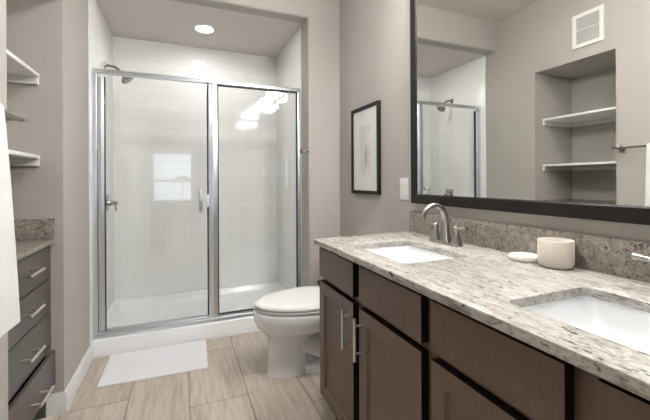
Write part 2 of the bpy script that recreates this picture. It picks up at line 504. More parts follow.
while z < WZ1 - 0.06:
    box(bm, WX0 + 0.01, WX1 - 0.01, YREAR - 0.038, YREAR - 0.012, z, z + 0.002); z += 0.042
finish('slats', bm, MT['blind'], bl, 0)
finish('bottom_rail', BX(WX0 + 0.008, WX1 - 0.008, YREAR - 0.036, YREAR - 0.012, WZ0 + 0.002, WZ0 + 0.02, bevel=0.003), MT['blind'], bl)

# ================================================================== SHOWER
# receptor (curb + pan)
bm = bmesh.new()
CX0, CX1 = XL + TT + 0.001, XJ - 0.007
cz = 0.126
# curb profile in (y,z) swept along x: front face, rounded top, slope to the pan floor
prof = [(YCURB, 0.0), (YCURB, cz - 0.012), (YCURB + 0.003, cz - 0.004), (YCURB + 0.010, cz), (YF + 0.045, cz), (YF + 0.06, cz - 0.012), (YF + 0.085, 0.060), (YF + 0.14, 0.046),
        (YSB - 0.16, 0.050), (YSB - 0.10, 0.058), (YSB - 0.055, 0.085), (YSB - 0.042, 0.120), (YSB - 0.030, 0.142), (YSB - 0.002, 0.147), (YSB - 0.002, 0.0)]
loft(bm, [[Vector((CX0, y, z)) for y, z in prof], [Vector((CX1, y, z)) for y, z in prof]])
# side coves
for s, x in ((1, CX0), (-1, CX1)):
    pr = [(0, 0.01), (0, 0.147), (0.02, 0.143), (0.034, 0.120), (0.045, 0.085), (0.075, 0.060), (0.12, 0.047), (0.12, 0.01)]
    loft(bm, [[Vector((x + s * a, YF + 0.05, z)) for a, z in pr], [Vector((x + s * a, YSB - 0.02, z)) for a, z in pr]])
pan = thing('shower_pan', 'white acrylic shower base with raised front curb below the glass', 'shower base', ((CX0 + CX1) / 2, (YCURB + YSB) / 2, 0))
finish('receptor', bm, MT['acrylic'], pan, 40)
bm = bmesh.new()
lathe(bm, [(0.02, 0.0), (0.058, 0.0), (0.062, 0.004), (0.056, 0.007), (0.02, 0.006)], (0.178, 3.235, 0.0455))
finish('drain', bm, MT['drain'], pan)

# enclosure
enc = thing('shower_enclosure', 'chrome-framed glass shower enclosure across the tiled alcove', 'shower enclosure', (0.19, YF, cz))
EX0, EX1 = -0.5855, 0.984
EZ0, EZ1 = cz + 0.0005, 2.083
MX0, MX1 = 0.206, 0.276         # centre post
bm = bmesh.new()
box(bm, EX0, EX1, YF - 0.022, YF + 0.022, EZ1 - 0.034, EZ1, bevel=0.004)
box(bm, EX0, EX1, YF - 0.028, YF - 0.018, EZ1 - 0.013, EZ1 - 0.004, bevel=0.003)
finish('header_rail', bm, MT['chrome'], enc)
bm = bmesh.new()
box(bm, EX0, EX1, YF - 0.024, YF + 0.024, EZ0, EZ0 + 0.030, bevel=0.004)
box(bm, EX0, EX1, YF - 0.016, YF + 0.012, EZ0 + 0.028, EZ0 + 0.046, bevel=0.003)
finish('sill_rail', bm, MT['chrome'], enc)
for x0, x1 in ((EX0, EX0 + 0.028), (EX1 - 0.026, EX1)):
    bm = bmesh.new()
    box(bm, x0, x1, YF - 0.022, YF + 0.022, EZ0 + 0.03, EZ1 - 0.034, bevel=0.004)
    finish('wall_jamb', bm, MT['chrome'], enc)
bm = bmesh.new()
box(bm, MX0, MX1, YF - 0.022, YF + 0.022, EZ0 + 0.046, EZ1 - 0.034, bevel=0.004)
box(bm, MX0 + 0.022, MX1 - 0.014, YF - 0.029, YF - 0.02, EZ0 + 0.046, EZ1 - 0.034, bevel=0.004)
finish('centre_post', bm, MT['chrome'], enc)
# fixed panel
FX0, FX1, FZ0, FZ1 = MX1, EX1 - 0.026, EZ0 + 0.046, EZ1 - 0.034
fp = finish('fixed_panel', BX(FX0 + 0.004, FX1 - 0.004, YF - 0.003, YF + 0.003, FZ0 + 0.004, FZ1 - 0.004), MT['glass'], enc, 0)
bm = bmesh.new(); g = 0.010
for x0, x1, z0, z1 in ((FX0, FX0 + g, FZ0, FZ1), (FX1 - g, FX1, FZ0, FZ1), (FX0, FX1, FZ0, FZ0 + g), (FX0, FX1, FZ1 - g, FZ1)):
    box(bm, x0, x1, YF - 0.007, YF + 0.007, z0, z1)
finish('gasket', bm, MT['gasket'], fp, 0)
# hinged door
DX0, DX1, DZ0, DZ1 = EX0 + 0.029, MX0 - 0.008, EZ0 + 0.052, EZ1 - 0.058
door = finish('shower_door', BX(DX0 + 0.040, DX1, YF - 0.003, YF + 0.003, DZ0, DZ1 + 0.02), MT['glass'], enc, 0)
bm = bmesh.new()
box(bm, DX0, DX0 + 0.043, YF - 0.016, YF + 0.016, DZ0, DZ1, bevel=0.004)
box(bm, DX0 + 0.014, DX0 + 0.030, YF - 0.022, YF - 0.014, DZ0, DZ1, bevel=0.003)
finish('hinge_stile', bm, MT['chrome'], door)
bm = bmesh.new()
for x in (DX0 - 0.0035, DX0 + 0.0425):
    box(bm, x, x + 0.006, YF - 0.017, YF + 0.006, DZ0 - 0.004, DZ1)
finish('hinge_seal', bm, MT['gasket'], door, 0)
finish('edge_seal', BX(DX1 - 0.002, DX1 + 0.0075, YF - 0.008, YF + 0.008, DZ0, DZ1 + 0.02), MT['gasket'], door, 0)
finish('bottom_sweep', BX(DX0 + 0.05, DX1, YF - 0.008, YF + 0.008, DZ0 - 0.008, DZ0 + 0.012, bevel=0.002), MT['chrome'], door)
bm = bmesh.new()
HX = 0.145
box(bm, HX - 0.011, HX + 0.011, YF - 0.040, YF - 0.028, 1.016, 1.193, bevel=0.005)
box(bm, HX - 0.011, HX + 0.011, YF + 0.028, YF + 0.040, 1.016, 1.193, bevel=0.005)
for z in (1.04, 1.168): tube(bm, [(HX, YF - 0.032, z), (HX, YF + 0.032, z)], 0.007)
finish('door_handle', bm, MT['satin'], door)
finish('magnetic_catch', BX(DX1 - 0.012, DX1 + 0.010, YF - 0.034, YF - 0.020, 1.055, 1.155, bevel=0.003), MT['clear_plastic'], door)

# shower head and arm on the left tiles
XT = XL + TT
sh = thing('showerhead', 'brushed nickel shower head on a bent arm high on the left tile wall', 'shower head', (XT, 3.42, 2.21))
bm = bmesh.new(); lathe(bm, [(0.030, 0.0), (0.030, 0.004), (0.022, 0.012), (0.010, 0.014)], (XT, 3.42, 2.237), (1, 0, 0))
finish('flange', bm, MT['nickel'], sh)
bm = bmesh.new()
tube(bm, bez((XT, 3.42, 2.237), (XT + 0.07, 3.42, 2.242), (XT + 0.10, 3.42, 2.227), (XT + 0.125, 3.42, 2.182)), 0.0105)
finish('arm', bm, MT['nickel_d'], sh)
bm = bmesh.new()
lathe(bm, [(0.013, 0), (0.020, 0.010), (0.020, 0.024), (0.030, 0.036), (0.050, 0.052), (0.052, 0.072), (0.046, 0.077), (0.01, 0.077)],
      (XT + 0.128, 3.42, 2.185), (0.62, 0.0, -0.78))
finish('spray_head', bm, MT['nickel_d'], sh)
vl = thing('shower_valve', 'brushed nickel shower valve with square plate and lever on the left tiles', 'shower valve', (XT, 3.47, 1.08))
finish('cover_plate', BX(XT, XT + 0.008, 3.47 - 0.065, 3.47 + 0.065, 1.015, 1.145, bevel=0.003), MT['nickel'], vl)
bm = bmesh.new(); lathe(bm, [(0.030, 0.006), (0.026, 0.03), (0.018, 0.04), (0.018, 0.062), (0.012, 0.066)], (XT, 3.47, 1.08), (1, 0, 0))
finish('stem', bm, MT['nickel'], vl)
bm = bmesh.new()
tube(bm, [(XT + 0.060, 3.47, 1.085), (XT + 0.085, 3.47, 1.082)], [0.010, 0.009])
tube(bm, [(XT + 0.072, 3.47, 1.08), (XT + 0.076, 3.425, 1.045), (XT + 0.078, 3.42, 1.015)], [0.009, 0.007, 0.008])
finish('lever', bm, MT['nickel'], vl)
# recessed lamp
lp = thing('recessed_lamp', 'round white recessed lamp, lit, in the shower ceiling', 'ceiling light', (0.202, 3.317, ZS - 0.012))
bm = bmesh.new(); lathe(bm, [(0.062, 0.0), (0.078, -0.010), (0.090, -0.008), (0.094, 0.0)], (0.202, 3.317, ZS))
finish('trim_ring', bm, MT['vent'], lp)
bm = bmesh.new(); lathe(bm, [(0.064, -0.001), (0.064, -0.0045), (0.03, -0.006)], (0.202, 3.317, ZS))
finish('lens', bm, MT['can'], lp)
# robe hook on the right jamb
hk = thing('robe_hook', 'small brushed nickel robe hook on the wall edge right of the shower glass', 'hook', (XJ, 2.81, 1.512))
bm = bmesh.new(); lathe(bm, [(0.030, 0.0), (0.030, 0.006), (0.016, 0.010)], (XJ, 2.81, 1.512), (-1, 0, 0)); finish('rosette', bm, MT['nickel'], hk)
bm = bmesh.new(); lathe(bm, [(0.011, 0.004), (0.010, 0.040), (0.020, 0.050), (0.021, 0.060), (0.012, 0.066)], (XJ, 2.81, 1.512), (-1, 0, 0)); finish('peg', bm, MT['nickel'], hk)

# ================================================================== BATH MAT
pts = rrect(0, 0, 1, 1, 0.02, 3)
bm = bmesh.new()
A, B, C, D = (-0.481, 2.521), (0.163, 2.493), (0.177, 2.932), (-0.477, 2.946)
NX, NY = 34, 24
grid = []
for j in range(NY + 1):
    row = []
    for i in range(NX + 1):
        s, t = i / NX, j / NY
        x = (A[0] * (1 - s) + B[0] * s) * (1 - t) + (D[0] * (1 - s) + C[0] * s) * t
        y = (A[1] * (1 - s) + B[1] * s) * (1 - t) + (D[1] * (1 - s) + C[1] * s) * t
        edge = min(i, NX - i, j, NY - j)
        row.append((x, y, 0.009 + (0.0 if edge > 1 else 0.0025 if edge == 1 else -0.001) + random.uniform(0, 0.0008)))
    grid.append(row)
top = [[bm.verts.new(p) for p in r] for r in grid]
bot = [[bm.verts.new((p[0], p[1], 0.001)) for p in r] for r in grid]
for j in range(NY):
    for i in range(NX):
        bm.faces.new((top[j][i], top[j][i + 1], top[j + 1][i + 1], top[j + 1][i]))
        bm.faces.new((bot[j][i], bot[j + 1][i], bot[j + 1][i + 1], bot[j][i + 1]))
for i in range(NX):
    bm.faces.new((bot[0][i], bot[0][i + 1], top[0][i + 1], top[0][i])); bm.faces.new((top[NY][i], top[NY][i + 1], bot[NY][i + 1], bot[NY][i]))
for j in range(NY):
    bm.faces.new((top[j][0], top[j + 1][0], bot[j + 1][0], bot[j][0])); bm.faces.new((bot[j][NX], bot[j + 1][NX], top[j + 1][NX], top[j][NX]))
solo('bath_mat', bm, MT['mat'], 'white cotton bath mat on the tile floor before the shower', 'bath mat', smooth=40)

# ================================================================== TOILET
TY = 2.248
def egg(x0, x1, hw, z, p=1.92, wide=0.70, n=48, pb=3.0, dy=0.0):
    """egg outline from front tip x0 to back x1, widest at 'wide' of the length"""
    x0, x1 = 0.430 + (x0 - 0.386) * 1.075, 0.430 + (x1 - 0.386) * 1.075; hw *= 1.075; z *= 1.085
    xc = x0 + (x1 - x0) * wide; out = []
    for k in range(n):
        a = 2 * PI * k / n; c, s = math.cos(a), math.sin(a)
        if c < 0: ex, ax_ = p, xc - x0
        else: ex, ax_ = pb, x1 - xc
        rx = abs(c) ** (2 / ex) * (1 if c > 0 else -1); ry = abs(s) ** (2 / ex) * (1 if s > 0 else -1)
        out.append(Vector((xc + rx * ax_, TY + dy + ry * hw, z)))
    return out
tl = thing('toilet', 'white two-piece toilet with closed lid between the shower and the vanity', 'toilet', (0.86, TY, 0))
bm = bmesh.new()
# pedestal + bowl as one skin, from the floor up
loft(bm, [egg(0.458, 0.735, 0.084, 0.000, 2.05, 0.5, dy=0.018), egg(0.460, 0.733, 0.083, 0.008, 2.05, 0.5, dy=0.018), egg(0.466, 0.722, 0.080, 0.05, 2.05, 0.5, dy=0.016), egg(0.470, 0.716, 0.081, 0.14, 2.05, 0.5, dy=0.012),
          egg(0.470, 0.722, 0.085, 0.205, 2.05, 0.5, dy=0.006), egg(0.462, 0.76, 0.100, 0.240, 2.2, 0.52), egg(0.438, 0.84, 0.148, 0.270, 2.2, 0.58),
          egg(0.404, 0.91, 0.184, 0.300, 2.0), egg(0.384, 0.93, 0.202, 0.342, 1.95), egg(0.377, 0.94, 0.208, 0.382, 1.95), egg(0.381, 0.94, 0.205, 0.396, 1.95), egg(0.41, 0.93, 0.190, 0.400, 1.95)])
# trap and rear foot
tube(bm, bez((0.72, TY, 0.18), (0.85, TY, 0.21), (0.87, TY, 0.06), (1.08, TY, 0.11), 14), [0.080] * 5 + [0.078] * 5 + [0.085] * 5, n=24)
loft(bm, [egg(0.66, 1.06, 0.105, 0.0, 2.6, 0.5), egg(0.66, 1.06, 0.102, 0.035, 2.6, 0.5), egg(0.68, 1.05, 0.085, 0.05, 2.6, 0.5)])
# rear neck and tank deck
loft(bm, [egg(0.84, 1.06, 0.10, 0.04, 3, 0.5), egg(0.84, 1.07, 0.11, 0.22, 3, 0.5), egg(0.80, 1.13, 0.17, 0.34, 3, 0.5), egg(0.80, 1.14, 0.19, 0.398, 3, 0.5)])
finish('bowl', bm, MT['porcelain'], tl, 50)
bm = bmesh.new()
loft(bm, [egg(0.400, 0.90, 0.198, 0.4035), egg(0.389, 0.905, 0.206, 0.407), egg(0.388, 0.905, 0.207, 0.415), egg(0.396, 0.90, 0.201, 0.419)])
finish('seat', bm, MT['seat'], tl, 50)
bm = bmesh.new()
loft(bm, [egg(0.394, 0.89, 0.200, 0.4240), egg(0.386, 0.895, 0.207, 0.428), egg(0.386, 0.895, 0.207, 0.436), egg(0.392, 0.89, 0.203, 0.443), egg(0.42, 0.875, 0.180, 0.449), egg(0.50, 0.83, 0.11, 0.452)])
finish('lid', bm, MT['seat'], tl, 50)
for s in (-1, 1):
    finish('hinge', BX(0.970, 1.015, TY + s * 0.075 - 0.02, TY + s * 0.075 + 0.02, 0.435, 0.477, bevel=0.006), MT['seat'], tl)
bm = bmesh.new()
tk = [(0.436, 0.17, 0.36, 0.03), (0.46, 0.185, 0.40, 0.035), (0.79, 0.20, 0.43, 0.035)]
loft(bm, [[Vector((x, y, z)) for x, y in rrect(1.258 - d / 2, TY, d, w, r)] for z, d, w, r in tk])
finish('tank', bm, MT['porcelain'], tl, 50)
bm = bmesh.new()
tk = [(0.791, 0.21, 0.44, 0.035), (0.798, 0.218, 0.45, 0.035), (0.820, 0.218, 0.45, 0.035), (0.828, 0.205, 0.43, 0.03)]
loft(bm, [[Vector((x, y, z)) for x, y in rrect(1.258 - 0.105, TY, d, w, r)] for z, d, w, r in tk])
finish('tank_lid', bm, MT['porcelain'], tl, 50)
bm = bmesh.new()
lathe(bm, [(0.014, 0), (0.014, 0.01), (0.008, 0.014)], (1.061, TY + 0.15, 0.74), (-1, 0, 0))
tube(bm, [(1.052, TY + 0.15, 0.74), (1.046, TY + 0.11, 0.735), (1.046, TY + 0.07, 0.73)], [0.006, 0.006, 0.008])
finish('flush_lever', bm, MT['nickel'], tl)

# ================================================================== VANITY
LIFT = 0.0788
VY0, VY1 = -0.025, 1.702      # cabinet ends
XF, XD = 0.692, 0.664         # face frame plane, door face plane
ZT = 0.852                    # cabinet top (underside of slab)
ZK = 0.080
WBACK = XR
van = thing('vanity_cabinet', 'long dark-stained double vanity cabinet under the granite top', 'cabinet', (0.95, 0.84, -LIFT))
bm = bmesh.new()
box(bm, XF + 0.02, WBACK - 0.002, VY1 - 0.018, VY1, ZK, ZT)             # end panels
box(bm, XF + 0.02, WBACK - 0.002, VY0, VY0 + 0.018, ZK, ZT)
box(bm, XF + 0.02, WBACK - 0.002, VY0 + 0.018, VY1 - 0.018, ZK, ZK + 0.018)
finish('carcass', bm, MT['wood'], van, 0)
fronts = [(1.317, 1.700), (0.866, 1.262), (0.440, 0.821), (-0.022, 0.385)]
stiles = [(1.265, 1.702 - 0.0), ]
bm = bmesh.new()
edges = [VY1, 1.690, 1.325, 1.254, 0.874, 0.813, 0.448, 0.377, -0.014, VY0]
for a, b in ((0, 1), (2, 3), (4, 5), (6, 7), (8, 9)):
    box(bm, XF, XF + 0.02, edges[b], edges[a], ZK, ZT)
for a, b in ((1, 2), (3, 4), (5, 6), (7, 8)):
    for z0, z1 in ((ZK, 0.10), (0.668, 0.702), (0.828, ZT)):
        box(bm, XF, XF + 0.02, edges[b], edges[a], z0, z1)
finish('face_frame', bm, MT['wood'], van, 0)
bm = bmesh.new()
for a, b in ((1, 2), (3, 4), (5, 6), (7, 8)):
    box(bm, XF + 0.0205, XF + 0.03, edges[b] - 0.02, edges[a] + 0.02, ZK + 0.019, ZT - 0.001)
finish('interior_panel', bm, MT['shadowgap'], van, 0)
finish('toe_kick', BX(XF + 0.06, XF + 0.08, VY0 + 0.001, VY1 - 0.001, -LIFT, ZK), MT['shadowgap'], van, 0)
def shaker(bm, x, y0, y1, z0, z1, th=0.027, st=0.057, rec=0.010):
    """shaker door: frame rails with a recessed centre panel; face at x"""
    def ring(off, xx): return [Vector((xx, y0 + off, z0 + off)), Vector((xx, y1 - off, z0 + off)), Vector((xx, y1 - off, z1 - off)), Vector((xx, y0 + off, z1 - off))]
    loft(bm, [ring(0, x + th), ring(0, x), ring(st, x), ring(st + 0.002, x + 0.004), ring(st + 0.009, x + rec)])
def shade_edges(bm, y0, y1, z0, z1):
    """outer edges of a front carry a near-black colour in place of gap shade"""
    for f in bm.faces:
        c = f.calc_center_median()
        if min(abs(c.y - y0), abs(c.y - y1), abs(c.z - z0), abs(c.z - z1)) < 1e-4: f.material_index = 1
def bar_pull(bm, p0, p1, out, r=0.006, post=0.032, over=0.03):
    """straight bar pull between p0 and p1 (bar ends); 'out' points from bar to the face"""
    p0, p1, out = Vector(p0), Vector(p1), Vector(out)
    d = (p1 - p0).normalized()
    tube(bm, [p0, p1], r)
    for q in (p0 + d * over, p1 - d * over): tube(bm, [q, q + out * post], r * 0.75, n=10)
HB = 0.036
for i, (y0, y1) in enumerate(fronts):
    bm = bmesh.new(); box(bm, XD, XF - 0.001, y0, y1, 0.694, 0.837); shade_edges(bm, y0, y1, 0.694, 0.837)
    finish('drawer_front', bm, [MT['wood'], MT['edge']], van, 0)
    bm = bmesh.new(); shaker(bm, XD, y0, y1, ZK + 0.002, 0.668); shade_edges(bm, y0, y1, ZK + 0.002, 0.668)
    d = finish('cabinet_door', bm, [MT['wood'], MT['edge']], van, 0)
    hy = (y0 + 0.028) if i % 2 == 0 else (y1 - 0.028)
    bm = bmesh.new(); bar_pull(bm, (XD - HB, hy, 0.472), (XD - HB, hy, 0.640), (1, 0, 0), post=HB + 0.001)
    h = finish('bar_handle', bm, MT['satin'], d); h['label'] = 'brushed steel bar handle'

# countertop with two sink cut-outs and backsplash
S1 = (0.908, 1.287, 0.315, 0.425)     # centre x, centre y, depth, width
S2 = (0.908, 0.432, 0.315, 0.425)
ct = thing('vanity_countertop', 'long cream and grey granite worktop on the vanity with two sink cutouts', 'countertop', (0.95, 0.845, 0.853))
CX = 0.642
bm = plate([(CX, -0.038), (XR - 0.0005, -0.038), (XR - 0.0005, 1.754), (CX, 1.7225)], [rrect(s[0], s[1], s[2], s[3], 0.028)[::-1] for s in (S1, S2)], 0.8535, 0.880, 0.003)
finish('slab', bm, MT['granite'], ct, 30)
finish('backsplash', BX(1.261, XR - 0.0005, -0.038, 1.752, 0.8805, 0.9965, bevel=0.002), MT['granite_d'], ct)

def sink(s, label):
    cx, cy, dx, dy = s
    t = thing('undermount_sink', label, 'sink', (cx, cy, 0.70), 'undermount sinks')
    bm = bmesh.new()
    def ring(w, h, r, z): return [Vector((x, y, z)) for x, y in rrect(cx, cy, w, h, r, 8)]
    inner = [ring(dx + 0.012, dy + 0.012, 0.032, 0.853), ring(dx + 0.008, dy + 0.008, 0.034, 0.846), ring(dx - 0.006, dy - 0.020, 0.045, 0.80), ring(dx - 0.03, dy - 0.075, 0.055, 0.752),
             ring(dx - 0.07, dy - 0.125, 0.06, 0.735), ring(dx - 0.16, dy - 0.23, 0.05, 0.729), ring(0.05, 0.05, 0.024, 0.726)]
    outer = [ring(0.06, 0.06, 0.028, 0.712), ring(dx - 0.05, dy - 0.10, 0.06, 0.718), ring(dx - 0.005, dy - 0.05, 0.055, 0.745), ring(dx + 0.015, dy + 0.0, 0.05, 0.80), ring(dx + 0.04, dy + 0.04, 0.045, 0.842), ring(dx + 0.04, dy + 0.04, 0.045, 0.853)]
    vs = loft(bm, list(reversed(outer)) and inner + outer, False, False)
    n = len(vs[0])
    for i in range(n):
        j = (i + 1) % n
        bm.faces.new((vs[-1][i], vs[-1][j], vs[0][j], vs[0][i]))
    finish('basin', bm, MT['porcelain'], t, 50)
    bm = bmesh.new(); lathe(bm, [(0.012, 0.731), (0.020, 0.733), (0.026, 0.7325), (0.028, 0.729), (0.024, 0.712), (0.02, 0.69)], (cx, cy, 0))
    finish('drain', bm, MT['drain'], t)
    return t
sink(S1, 'white rectangular undermount sink at the far end, nearest the toilet')
sink(S2, 'white rectangular undermount sink at the near end, past the cream jar')

def make_faucet(x, y, z, label):
    t = thing('faucet', label, 'faucet', (x, y, z), 'bathroom faucets')
    bm = bmesh.new()   # base plate bridging the three columns
    loft(bm, [[Vector((px, py, zz)) for px, py in rrect(x, y, w, l, r, 8)] for zz, w, l, r in
              ((z + 0.0003, 0.062, 0.200, 0.029), (z + 0.006, 0.060, 0.198, 0.028), (z + 0.010, 0.050, 0.184, 0.024))])
    finish('base_plate', bm, MT['nickel'], t, 40)
    bm = bmesh.new()
    up = [(x, y, z + 0.006), (x, y, z + 0.02), (x, y, z + 0.055), (x - 0.002, y, z + 0.10)]
    arc = bez((x - 0.004, y, z + 0.115), (x - 0.012, y, z + 0.203), (x - 0.114, y, z + 0.206), (x - 0.132, y, z + 0.126), 14)
    pts = up + arc
    rr = [0.030, 0.027, 0.022, 0.0195] + [0.0185 - 0.0075 * min(1, i / 9) for i in range(len(arc))]
    rr[-1] = 0.0115; rr[-2] = 0.0105
    tube(bm, pts, rr, n=18)
    finish('spout', bm, MT['nickel'], t, 50)
    for s in (-1, 1):
        hy = y + s * 0.070
        bm = bmesh.new()
        lathe(bm, [(0.029, 0.006), (0.028, 0.012), (0.021, 0.028), (0.0155, 0.050), (0.014, 0.066), (0.0155, 0.074), (0.0145, 0.086), (0.008, 0.092)], (x, hy, z))
        h = finish('handle', bm, MT['nickel'], t, 50)
        bm = bmesh.new()
        tube(bm, [(x, hy + s * 0.004, z + 0.081), (x - 0.004, hy + s * 0.035, z + 0.085), (x - 0.008, hy + s * 0.066, z + 0.088), (x - 0.009, hy + s * 0.076, z + 0.088)],
             [0.010, 0.0078, 0.0092, 0.0105], n=12)
        finish('lever', bm, MT['nickel'], h, 50)
    return t
fa = make_faucet(1.174, 1.342, 0.8802, 'brushed nickel gooseneck faucet behind the far sink')
copy_thing(fa, (1.174, 0.434, 0.8802), 'brushed nickel faucet behind the near sink, at the right edge of the photo')

# jar and its lid
bm = bmesh.new()
JX, JY, JZ = 1.204, 0.826, 0.8803
lathe(bm, [(0.03, 0.0), (0.041, 0.0), (0.049, 0.005), (0.0535, 0.014), (0.055, 0.026), (0.055, 0.092), (0.0535, 0.0945), (0.051, 0.0945), (0.0495, 0.092), (0.0495, 0.02), (0.045, 0.010), (0.01, 0.008)], (JX, JY, JZ), n=56)
solo('ceramic_jar', bm, MT['ceramic'], 'open cream ceramic jar on the granite worktop between the sinks', 'jar', smooth=40)
ld = thing('jar_lid', 'round ceramic lid with white top lying on the worktop beside the cream jar', 'lid', (1.203, 0.944, JZ))
bm = bmesh.new(); lathe(bm, [(0.03, 0.0), (0.052, 0.0), (0.056, 0.003), (0.0565, 0.012), (0.0545, 0.0135), (0.02, 0.0135)], (1.203, 0.944, JZ), n=56)
finish('rim', bm, MT['ceramic'], ld, 40)
bm = bmesh.new(); lathe(bm, [(0.03, 0.0136), (0.0545, 0.0136), (0.055, 0.0165), (0.052, 0.0195), (0.02, 0.020)], (1.203, 0.944, JZ), n=56)
finish('top_disc', bm, MT['ceramic_w'], ld, 40)

# small dark post of unknown use on the far end of the vanity
bm = bmesh.new()
lathe(bm, [(0.009, 0), (0.009, 0.006), (0.008, 0.010), (0.008, 0.070), (0.014, 0.076), (0.014, 0.094), (0.009, 0.098)], (0.702, VY1 + 0.0005, 0.625), (0, 1, 0), n=20)
solo('vanity_end_post', bm, MT['dark_metal'], 'small dark metal post on the vanity end above the toilet lid', 'hook')

# ================================================================== RIGHT WALL: mirror, picture, switch, lamps
MY0, MY1, MZ0, MZ1 = -0.03, 1.722, 1.050, 2.335
FWD = 0.054
mi = thing('framed_mirror', 'large rectangular mirror in a black frame above the vanity', 'mirror', (XR, 0.845, MZ0))
bm = bmesh.new()
xo, xi = 1.250, 1.266
def fr_ring(off, x): return [Vector((x, MY0 + off, MZ0 + off)), Vector((x, MY1 - off, MZ0 + off)), Vector((x, MY1 - off, MZ1 - off)), Vector((x, MY0 + off, MZ1 - off))]
vr = loft(bm, [fr_ring(0.0, XR - 0.001), fr_ring(0.0, xo + 0.004), fr_ring(0.004, xo), fr_ring(FWD - 0.006, xo + 0.002), fr_ring(FWD, xo + 0.007), fr_ring(FWD, xi), fr_ring(FWD - 0.004, XR - 0.001)], False, False)
for i in range(4):
    j = (i + 1) % 4
    bm.faces.new((vr[-1][i], vr[-1][j], vr[0][j], vr[0][i]))
finish('frame', bm, MT['black'], mi, 0)
finish('mirror_glass', BX(1.2585, 1.2635, MY0 + FWD - 0.003, MY1 - FWD + 0.003, MZ0 + FWD - 0.003, MZ1 - FWD + 0.003), MT['mirror'], mi, 0)

PY0, PY1, PZ0, PZ1 = 2.096, 2.510, 1.083, 1.736
pc = thing('framed_picture', 'tall black-framed pale drawing on the wall left of the mirror', 'picture', (XR, (PY0 + PY1) / 2, PZ0))
bm = bmesh.new()
fw = 0.026
def pring(off, x): return [Vector((x, PY0 + off, PZ0 + off)), Vector((x, PY1 - off, PZ0 + off)), Vector((x, PY1 - off, PZ1 - off)), Vector((x, PY0 + off, PZ1 - off))]
vr = loft(bm, [pring(0, XR - 0.001), pring(0, XR - 0.024), pring(fw - 0.004, XR - 0.024), pring(fw, XR - 0.021), pring(fw, XR - 0.006), pring(fw - 0.006, XR - 0.001)], False, False)
for i in range(4):
    j = (i + 1) % 4
    bm.faces.new((vr[-1][i], vr[-1][j], vr[0][j], vr[0][i]))
finish('frame', bm, MT['black'], pc, 0)
finish('drawing', BX(XR - 0.014, XR - 0.007, PY0 + fw - 0.001, PY1 - fw + 0.001, PZ0 + fw - 0.001, PZ1 - fw + 0.001), MT['art'], pc, 0)
finish('glazing', BX(XR - 0.018, XR - 0.016, PY0 + fw - 0.001, PY1 - fw + 0.001, PZ0 + fw - 0.001, PZ1 - fw + 0.001), MT['glass'], pc, 0)

sw = thing('light_switch', 'white double rocker switch plate on the wall beside the mirror', 'switch', (XR, 1.823, 1.065))
finish('plate', BX(XR - 0.007, XR - 0.0005, 1.779, 1.865, 1.062, 1.198, bevel=0.003), MT['plate'], sw)
for y in (1.803, 1.843):
    bm = bmesh.new()
    pr = [(XR - 0.0065, 1.094), (XR - 0.0085, 1.096), (XR - 0.0078, 1.130), (XR - 0.0092, 1.164), (XR - 0.0065, 1.166)]
    loft(bm, [[Vector((x, y - 0.015, z)) for x, z in pr], [Vector((x, y + 0.015, z)) for x, z in pr]])
    finish('rocker', bm, MT['plate'], sw, 0)

def vanity_light(y, label):
    t = thing('vanity_light', label, 'wall light', (XR, y, 2.40), 'wall lights above the mirror')
    finish('back_plate', BX(XR - 0.025, XR - 0.0005, y - 0.29, y + 0.29, 2.43, 2.49, bevel=0.006), MT['nickel'], t)
    for k in (-1, 0, 1):
        yy = y + k * 0.20
        bm = bmesh.new(); tube(bm, [(XR - 0.02, yy, 2.46), (XR - 0.09, yy, 2.465), (XR - 0.115, yy, 2.45)], 0.009)
        lathe(bm, [(0.02, 0.0), (0.03, -0.012), (0.03, -0.02)], (XR - 0.115, yy, 2.462))
        a = finish('arm', bm, MT['nickel'], t, 40)
        bm = bmesh.new(); lathe(bm, [(0.036, 2.445), (0.050, 2.40), (0.060, 2.32), (0.056, 2.32), (0.046, 2.40), (0.030, 2.438)], (XR - 0.115, yy, 0), n=28)
        finish('glass_shade', bm, MT['shade'], t, 50)
    return t
v1 = vanity_light(1.27, 'three-shade vanity light above the mirror over the far sink')
copy_thing(v1, (XR, 0.44, 2.40), 'three-shade vanity light above the mirror over the near sink')

# added fill lamp on the ceiling, placed out of view and reflections
cl = thing('ceiling_fill_lamp', 'round added fill lamp on the ceiling, out of view', 'ceiling light', (0.42, 1.30, ZC - LIFT - 0.09))
bm = bmesh.new(); lathe(bm, [(0.19, 0.0), (0.19, -0.025), (0.17, -0.03)], (0.42, 1.30, ZC - LIFT - 0.0005), n=48); finish('base_ring', bm, MT['nickel'], cl)
bm = bmesh.new(); lathe(bm, [(0.175, -0.028), (0.17, -0.05), (0.13, -0.075), (0.06, -0.088), (0.01, -0.09)], (0.42, 1.30, ZC - LIFT), n=48); finish('diffuser', bm, MT['ceil_fill'], cl, 50)

# ================================================================== LEFT: niche cabinet, shelves, towel bar, vent
NC = NY0 + 0.002; ND = NY1 - 0.002
XC = -0.655        # drawer face plane
nc = thing('niche_drawer_cabinet', 'dark four-drawer cabinet built into the wall niche, bottom drawer ajar', 'cabinet', ((NXB + XC) / 2, (NC + ND) / 2, -LIFT))
bm = bmesh.new()
box(bm, NXB + 0.003, XC - 0.021, NC, NC + 0.018, -LIFT, 0.851)
box(bm, NXB + 0.003, XC - 0.021, ND - 0.018, ND, -LIFT, 0.851)
box(bm, NXB + 0.003, XC - 0.021, NC + 0.018, ND - 0.018, 0.83, 0.851)
box(bm, NXB + 0.003, NXB + 0.02, NC + 0.018, ND - 0.018, -LIFT, 0.83)
finish('carcass', bm, MT['wood_grey_lit'], nc, 0)
finish('toe_kick', BX(XC - 0.09, XC - 0.075, NC + 0.018, ND - 0.018, -LIFT, 0.085), MT['shadowgap'], nc, 0)
